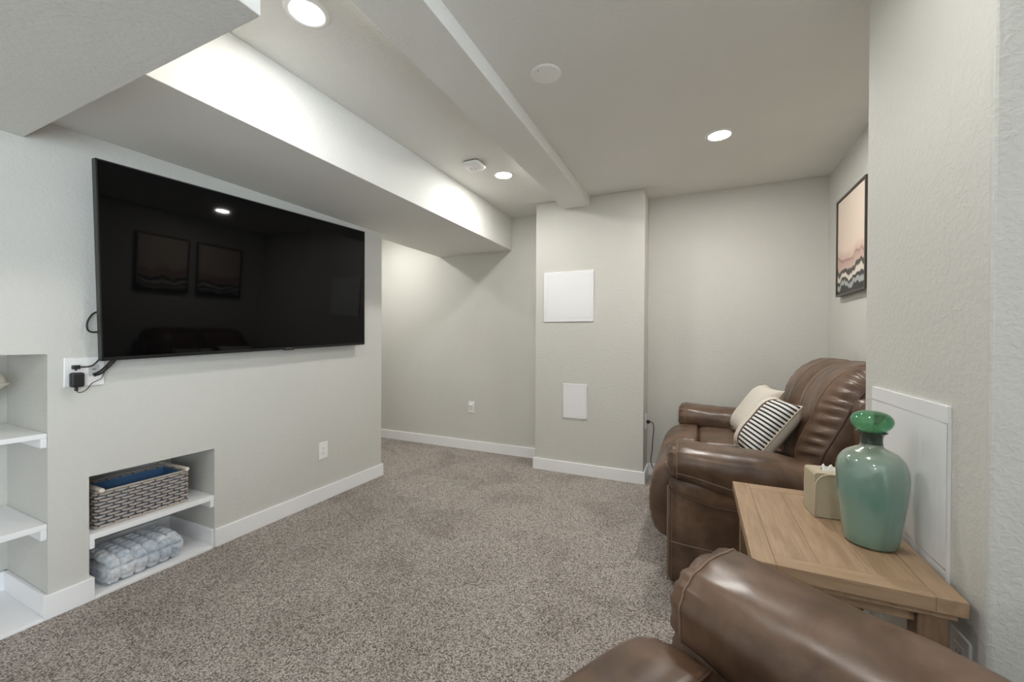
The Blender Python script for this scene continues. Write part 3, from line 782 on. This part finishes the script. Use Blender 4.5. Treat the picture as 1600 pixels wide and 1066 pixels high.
obj('stopper', bm, green_glass(), vs, smooth=True)

# ------------------------------------------------------------------ tissue box
def weave_mat():
    mt, nt, b = new_mat('woven_cream_cover')
    tc = N(nt, 'ShaderNodeTexCoord'); mp = N(nt, 'ShaderNodeMapping'); nt.links.new(tc.outputs['Object'], mp.inputs[0])
    w1 = N(nt, 'ShaderNodeTexWave', Scale=55.0, bands_direction='Z', Distortion=0.0)
    w2 = N(nt, 'ShaderNodeTexWave', wave_type='BANDS', bands_direction='DIAGONAL', Scale=70.0)
    nt.links.new(mp.outputs[0], w1.inputs['Vector']); nt.links.new(mp.outputs[0], w2.inputs['Vector'])
    mu = N(nt, 'ShaderNodeMath', operation='MULTIPLY'); nt.links.new(w1.outputs['Fac'], mu.inputs[0]); nt.links.new(w2.outputs['Fac'], mu.inputs[1])
    c = ramp(nt, [(0.0, (.40,.33,.22)), (0.5, (.60,.53,.40))]); nt.links.new(mu.outputs[0], c.inputs[0]); nt.links.new(c.outputs[0], b.inputs['Base Color'])
    b.inputs['Roughness'].default_value = 0.8
    bp = N(nt, 'ShaderNodeBump', Strength=0.5, Distance=0.002); nt.links.new(mu.outputs[0], bp.inputs['Height']); nt.links.new(bp.outputs['Normal'], b.inputs['Normal'])
    return mt
ts = thing('tissue_box', 'cream woven tissue box cover behind the green vase', 'tissue box', (0.334, 1.529, TZ), (0, 0, R(6)))
ts.scale = (.9167, .9167, .9167)
bwid, bdep, bht = 0.130, 0.098, 0.150
def arch(y, r=.010):
    pts = [(0, y, 0.001)]
    for a in range(0, 91, 10): pts.append((r-r*math.cos(R(a)), y, bht-r+r*math.sin(R(a))))
    for a in range(0, 91, 10): pts.append((bwid-r+r*math.sin(R(a)), y, bht-r+r*math.cos(R(a))))
    pts.append((bwid, y, 0.001)); return pts
WM = weave_mat()
bm = bmesh.new(); rings_mesh(bm, [arch(0), arch(bdep)]); auto_smooth(obj('cover', bm, WM, ts), 40)
for y in (0.0, bdep):
    bm = bmesh.new(); tube(bm, [(p[0]*.97+.002, p[1], p[2]*.985) for p in arch(y, .045)], .0026, 6); obj('edge_piping', bm, M['piping'], ts, smooth=True)
bm = bmesh.new()
n = 10
g = [[bm.verts.new((bwid/2+(-1+2*i/n)*.030, bdep/2+(-1+2*j/n)*.016*(1+.3*math.sin(i)), bht-.002+.016*math.exp(-((j-n/2)/2.2)**2)*(1+.5*math.sin(i*1.7)))) for j in range(n+1)] for i in range(n+1)]
for i in range(n):
    for j in range(n): bm.faces.new((g[i][j], g[i+1][j], g[i+1][j+1], g[i][j+1]))
o = obj('tissue', bm, M['tissue'], ts, smooth=True); so = o.modifiers.new('s', 'SOLIDIFY'); so.thickness = 0.001

# ------------------------------------------------------------------ wicker basket
BZ = 0.285
bk = thing('wicker_basket', 'grey wicker basket with wooden handles and blue lining on the niche shelf', 'basket', (-2.545, 1.034, BZ))
bl, bd_, bh = 0.178, 0.113, 0.165      # half length (y), half depth (x), height
def perim(n, off=0.0, grow=0.0):
    hx_, hy_, r = bd_+grow, bl+grow, 0.012
    segs = []
    cor = [(hx_-r, hy_-r, 0), (-(hx_-r), hy_-r, 90), (-(hx_-r), -(hy_-r), 180), (hx_-r, -(hy_-r), 270)]
    pts = []
    for cx, cy, a0 in cor:
        for k in range(4):
            a = R(a0+30*k); pts.append(Vector((cx+r*math.cos(a), cy+r*math.sin(a), 0)))
    L_ = [0]
    for a, b in zip(pts, pts[1:]+pts[:1]): L_.append(L_[-1]+(b-a).length)
    out = []
    for i in range(n):
        s_ = L_[-1]*i/n
        for k in range(len(pts)):
            if L_[k] <= s_ <= L_[k+1]:
                a, b = pts[k], pts[(k+1) % len(pts)]
                tt = (s_-L_[k])/max(1e-9, L_[k+1]-L_[k]); p = a.lerp(b, tt); d = (b-a).normalized()
                out.append((p, Vector((d.y, -d.x, 0)))); break
    return out
wick = plain('grey_wicker', (.42, .37, .33), .7, bump=(160.0, .5, .002))
NSK = 44; per = perim(NSK*4)
bm = bmesh.new(); rows = 11
for r_ in range(rows):
    z = .010 + r_*(bh-.022)/(rows-1)
    pts = []
    for i, (p, nn) in enumerate(per):
        ph = math.cos(PI*i/4 + (PI if r_ % 2 else 0))
        pts.append(p + nn*(.0042*ph) + Vector((0, 0, z+random.uniform(-.0008, .0008))))
    tube(bm, pts, .0048, 6, closed=True, flat=1.15)
o = obj('weave', bm, wick, bk, smooth=True); o['kind'] = 'stuff'
bm = bmesh.new()
for i in range(0, NSK*4, 4):
    p, nn = per[i]; tube(bm, [p+Vector((0, 0, .002)), p+Vector((0, 0, bh))], .0032, 6)
o = obj('stakes', bm, plain('dark_wicker_stakes', (.13, .11, .10), .7), bk, smooth=True); o['kind'] = 'stuff'
bm = bmesh.new(); tube(bm, [p+Vector((0, 0, bh-.001)) for p, nn in per], .0055, 8, closed=True); obj('rim', bm, wick, bk, smooth=True)
bm = bmesh.new(); tube(bm, [p+Vector((0, 0, .005)) for p, nn in per], .0050, 8, closed=True); obj('base_rim', bm, wick, bk, smooth=True)
liner = fabric_mat('blue_woven_lining', (.12, .25, .46), 90.0, 0.6)
bm = bmesh.new()
xi, yi_ = bd_-.008, bl-.008
for b in ((-xi, xi, -yi_, yi_, .006, .010), (-xi, xi, -yi_, -yi_+.003, .010, bh-.012), (-xi, xi, yi_-.003, yi_, .010, bh-.012), (-xi, -xi+.003, -yi_, yi_, .010, bh-.012), (xi-.003, xi, -yi_, yi_, .010, bh-.012)):
    bbox(bm, *b)
obj('lining', bm, liner, bk)
for s in (-1, 1):
    bm = bmesh.new(); tube(bm, [(-bd_-.012, s*(bl-.012), bh+.010), (bd_+.018, s*(bl-.012), bh+.010)], .0095, 14); h_ = auto_smooth(obj('handle', bm, M['dowel'], bk), 40)
    for sx in (-.06, .06):
        bm = bmesh.new(); tube(bm, [(sx+.011*0, s*(bl-.012)+.010*math.cos(a), bh+.006+.012*math.sin(a)) for a in [2*PI*i/12 for i in range(12)]], .003, 6, closed=True); obj('binding', bm, wick, h_, smooth=True)

# ------------------------------------------------------------------ folded blanket
def plush_mat():
    mt, nt, b = new_mat('blue_grey_plush')
    tc = N(nt, 'ShaderNodeTexCoord')
    n1 = N(nt, 'ShaderNodeTexNoise', Scale=60.0, Detail=5.0, Roughness=0.7); n2 = N(nt, 'ShaderNodeTexNoise', Scale=12.0, Detail=3.0)
    nt.links.new(tc.outputs['Object'], n1.inputs['Vector']); nt.links.new(tc.outputs['Object'], n2.inputs['Vector'])
    mx = N(nt, 'ShaderNodeMath', operation='ADD'); nt.links.new(n1.outputs['Fac'], mx.inputs[0]); nt.links.new(n2.outputs['Fac'], mx.inputs[1])
    c = ramp(nt, [(0.36, (.40,.48,.58)), (0.5, (.60,.64,.69)), (0.62, (.78,.79,.81))])
    hf = N(nt, 'ShaderNodeMath', operation='MULTIPLY'); hf.inputs[1].default_value = 0.5; nt.links.new(mx.outputs[0], hf.inputs[0])
    nt.links.new(hf.outputs[0], c.inputs[0]); nt.links.new(c.outputs[0], b.inputs['Base Color'])
    b.inputs['Roughness'].default_value = 1.0; b.inputs['Sheen Weight'].default_value = 0.5; b.inputs['Specular IOR Level'].default_value = 0.1
    bp = N(nt, 'ShaderNodeBump', Strength=0.9, Distance=0.006); nt.links.new(n1.outputs['Fac'], bp.inputs['Height']); nt.links.new(bp.outputs['Normal'], b.inputs['Normal'])
    return mt
# path of the folded strip in the xz plane (front = +x)
path = spline([(-.135, 0, .020), (-.05, 0, .018), (.05, 0, .019), (.096, 0, .030), (.106, 0, .062), (.094, 0, .094), (.05, 0, .106), (-.05, 0, .110), (-.115, 0, .104), (-.138, 0, .084), (-.12, 0, .068), (-.05, 0, .064), (.03, 0, .068), (.066, 0, .060), (.055, 0, .045), (0, 0, .043), (-.09, 0, .045)], 10)
bm = bmesh.new(); HL = 0.150; NYb = 110; half = .0150
arc = [0]
for a, b in zip(path, path[1:]): arc.append(arc[-1]+(b-a).length)
norms = []
for i in range(len(path)):
    d = (path[min(i+1, len(path)-1)]-path[max(i-1, 0)]).normalized(); norms.append(Vector((-d.z, 0, d.x)))
rings = []
for k in range(NYb+1):
    v = -1+2*k/NYb; y = v*HL
    endk = max(0.0, 1-abs(v)**14)**.5
    ring = []
    for sgn, rng in ((1, range(len(path))), (-1, range(len(path)-1, -1, -1))):
        for i in rng:
            cellu = abs(math.sin(PI*arc[i]/.040)); cellv = abs(math.sin(PI*(y+HL)/.050))
            th_ = half*(.20+1.15*min(1, 1.25*cellu**.8)*min(1, 1.3*cellv**.8))*(.75+.25*endk)
            th_ += .0028*noise.noise(Vector((arc[i]*90, y*90, sgn)))
            wob = .004*noise.noise(Vector((y*14, arc[i]*6, 3)))
            p = path[i] + norms[i]*(sgn*th_+wob)
            ring.append(Vector((p.x, y+.006*noise.noise(Vector((arc[i]*20, v*3, 1))), max(.001, p.z+.0))))
    rings.append(ring)
rings_mesh(bm, rings)
bo = obj('folded_blanket', bm, plush_mat(), None, loc=(-2.522, 1.028, 0.0155), smooth=True, rot=(0, 0, R(3)))
tag(bo, 'folded blue-grey plush blanket on the floor of the small niche', 'blanket')

# ------------------------------------------------------------------ ornament at the left edge
on = thing('covered_dish', 'cream ceramic covered dish on the upper shelf at the left edge', 'ornament', (-2.60, 0.556, 0.752))
bm = bmesh.new(); lathe(bm, [(0, 0)]+lathe_spline([(.045, 0), (.046, .006), (.02, .02), (.013, .06), (.016, .12), (.04, .155), (.070, .185), (.086, .198), (.092, .202), (.092, .206)])+[(0, .206)], 40); obj('bowl', bm, M['cream'], on, smooth=True)
bm = bmesh.new(); lathe(bm, [(0, .206)]+lathe_spline([(.080, .206), (.080, .214), (.074, .232), (.055, .252), (.03, .265), (.012, .272), (.014, .282), (.004, .288)])+[(0, .288)], 40); obj('lid', bm, M['cream'], on, smooth=True)
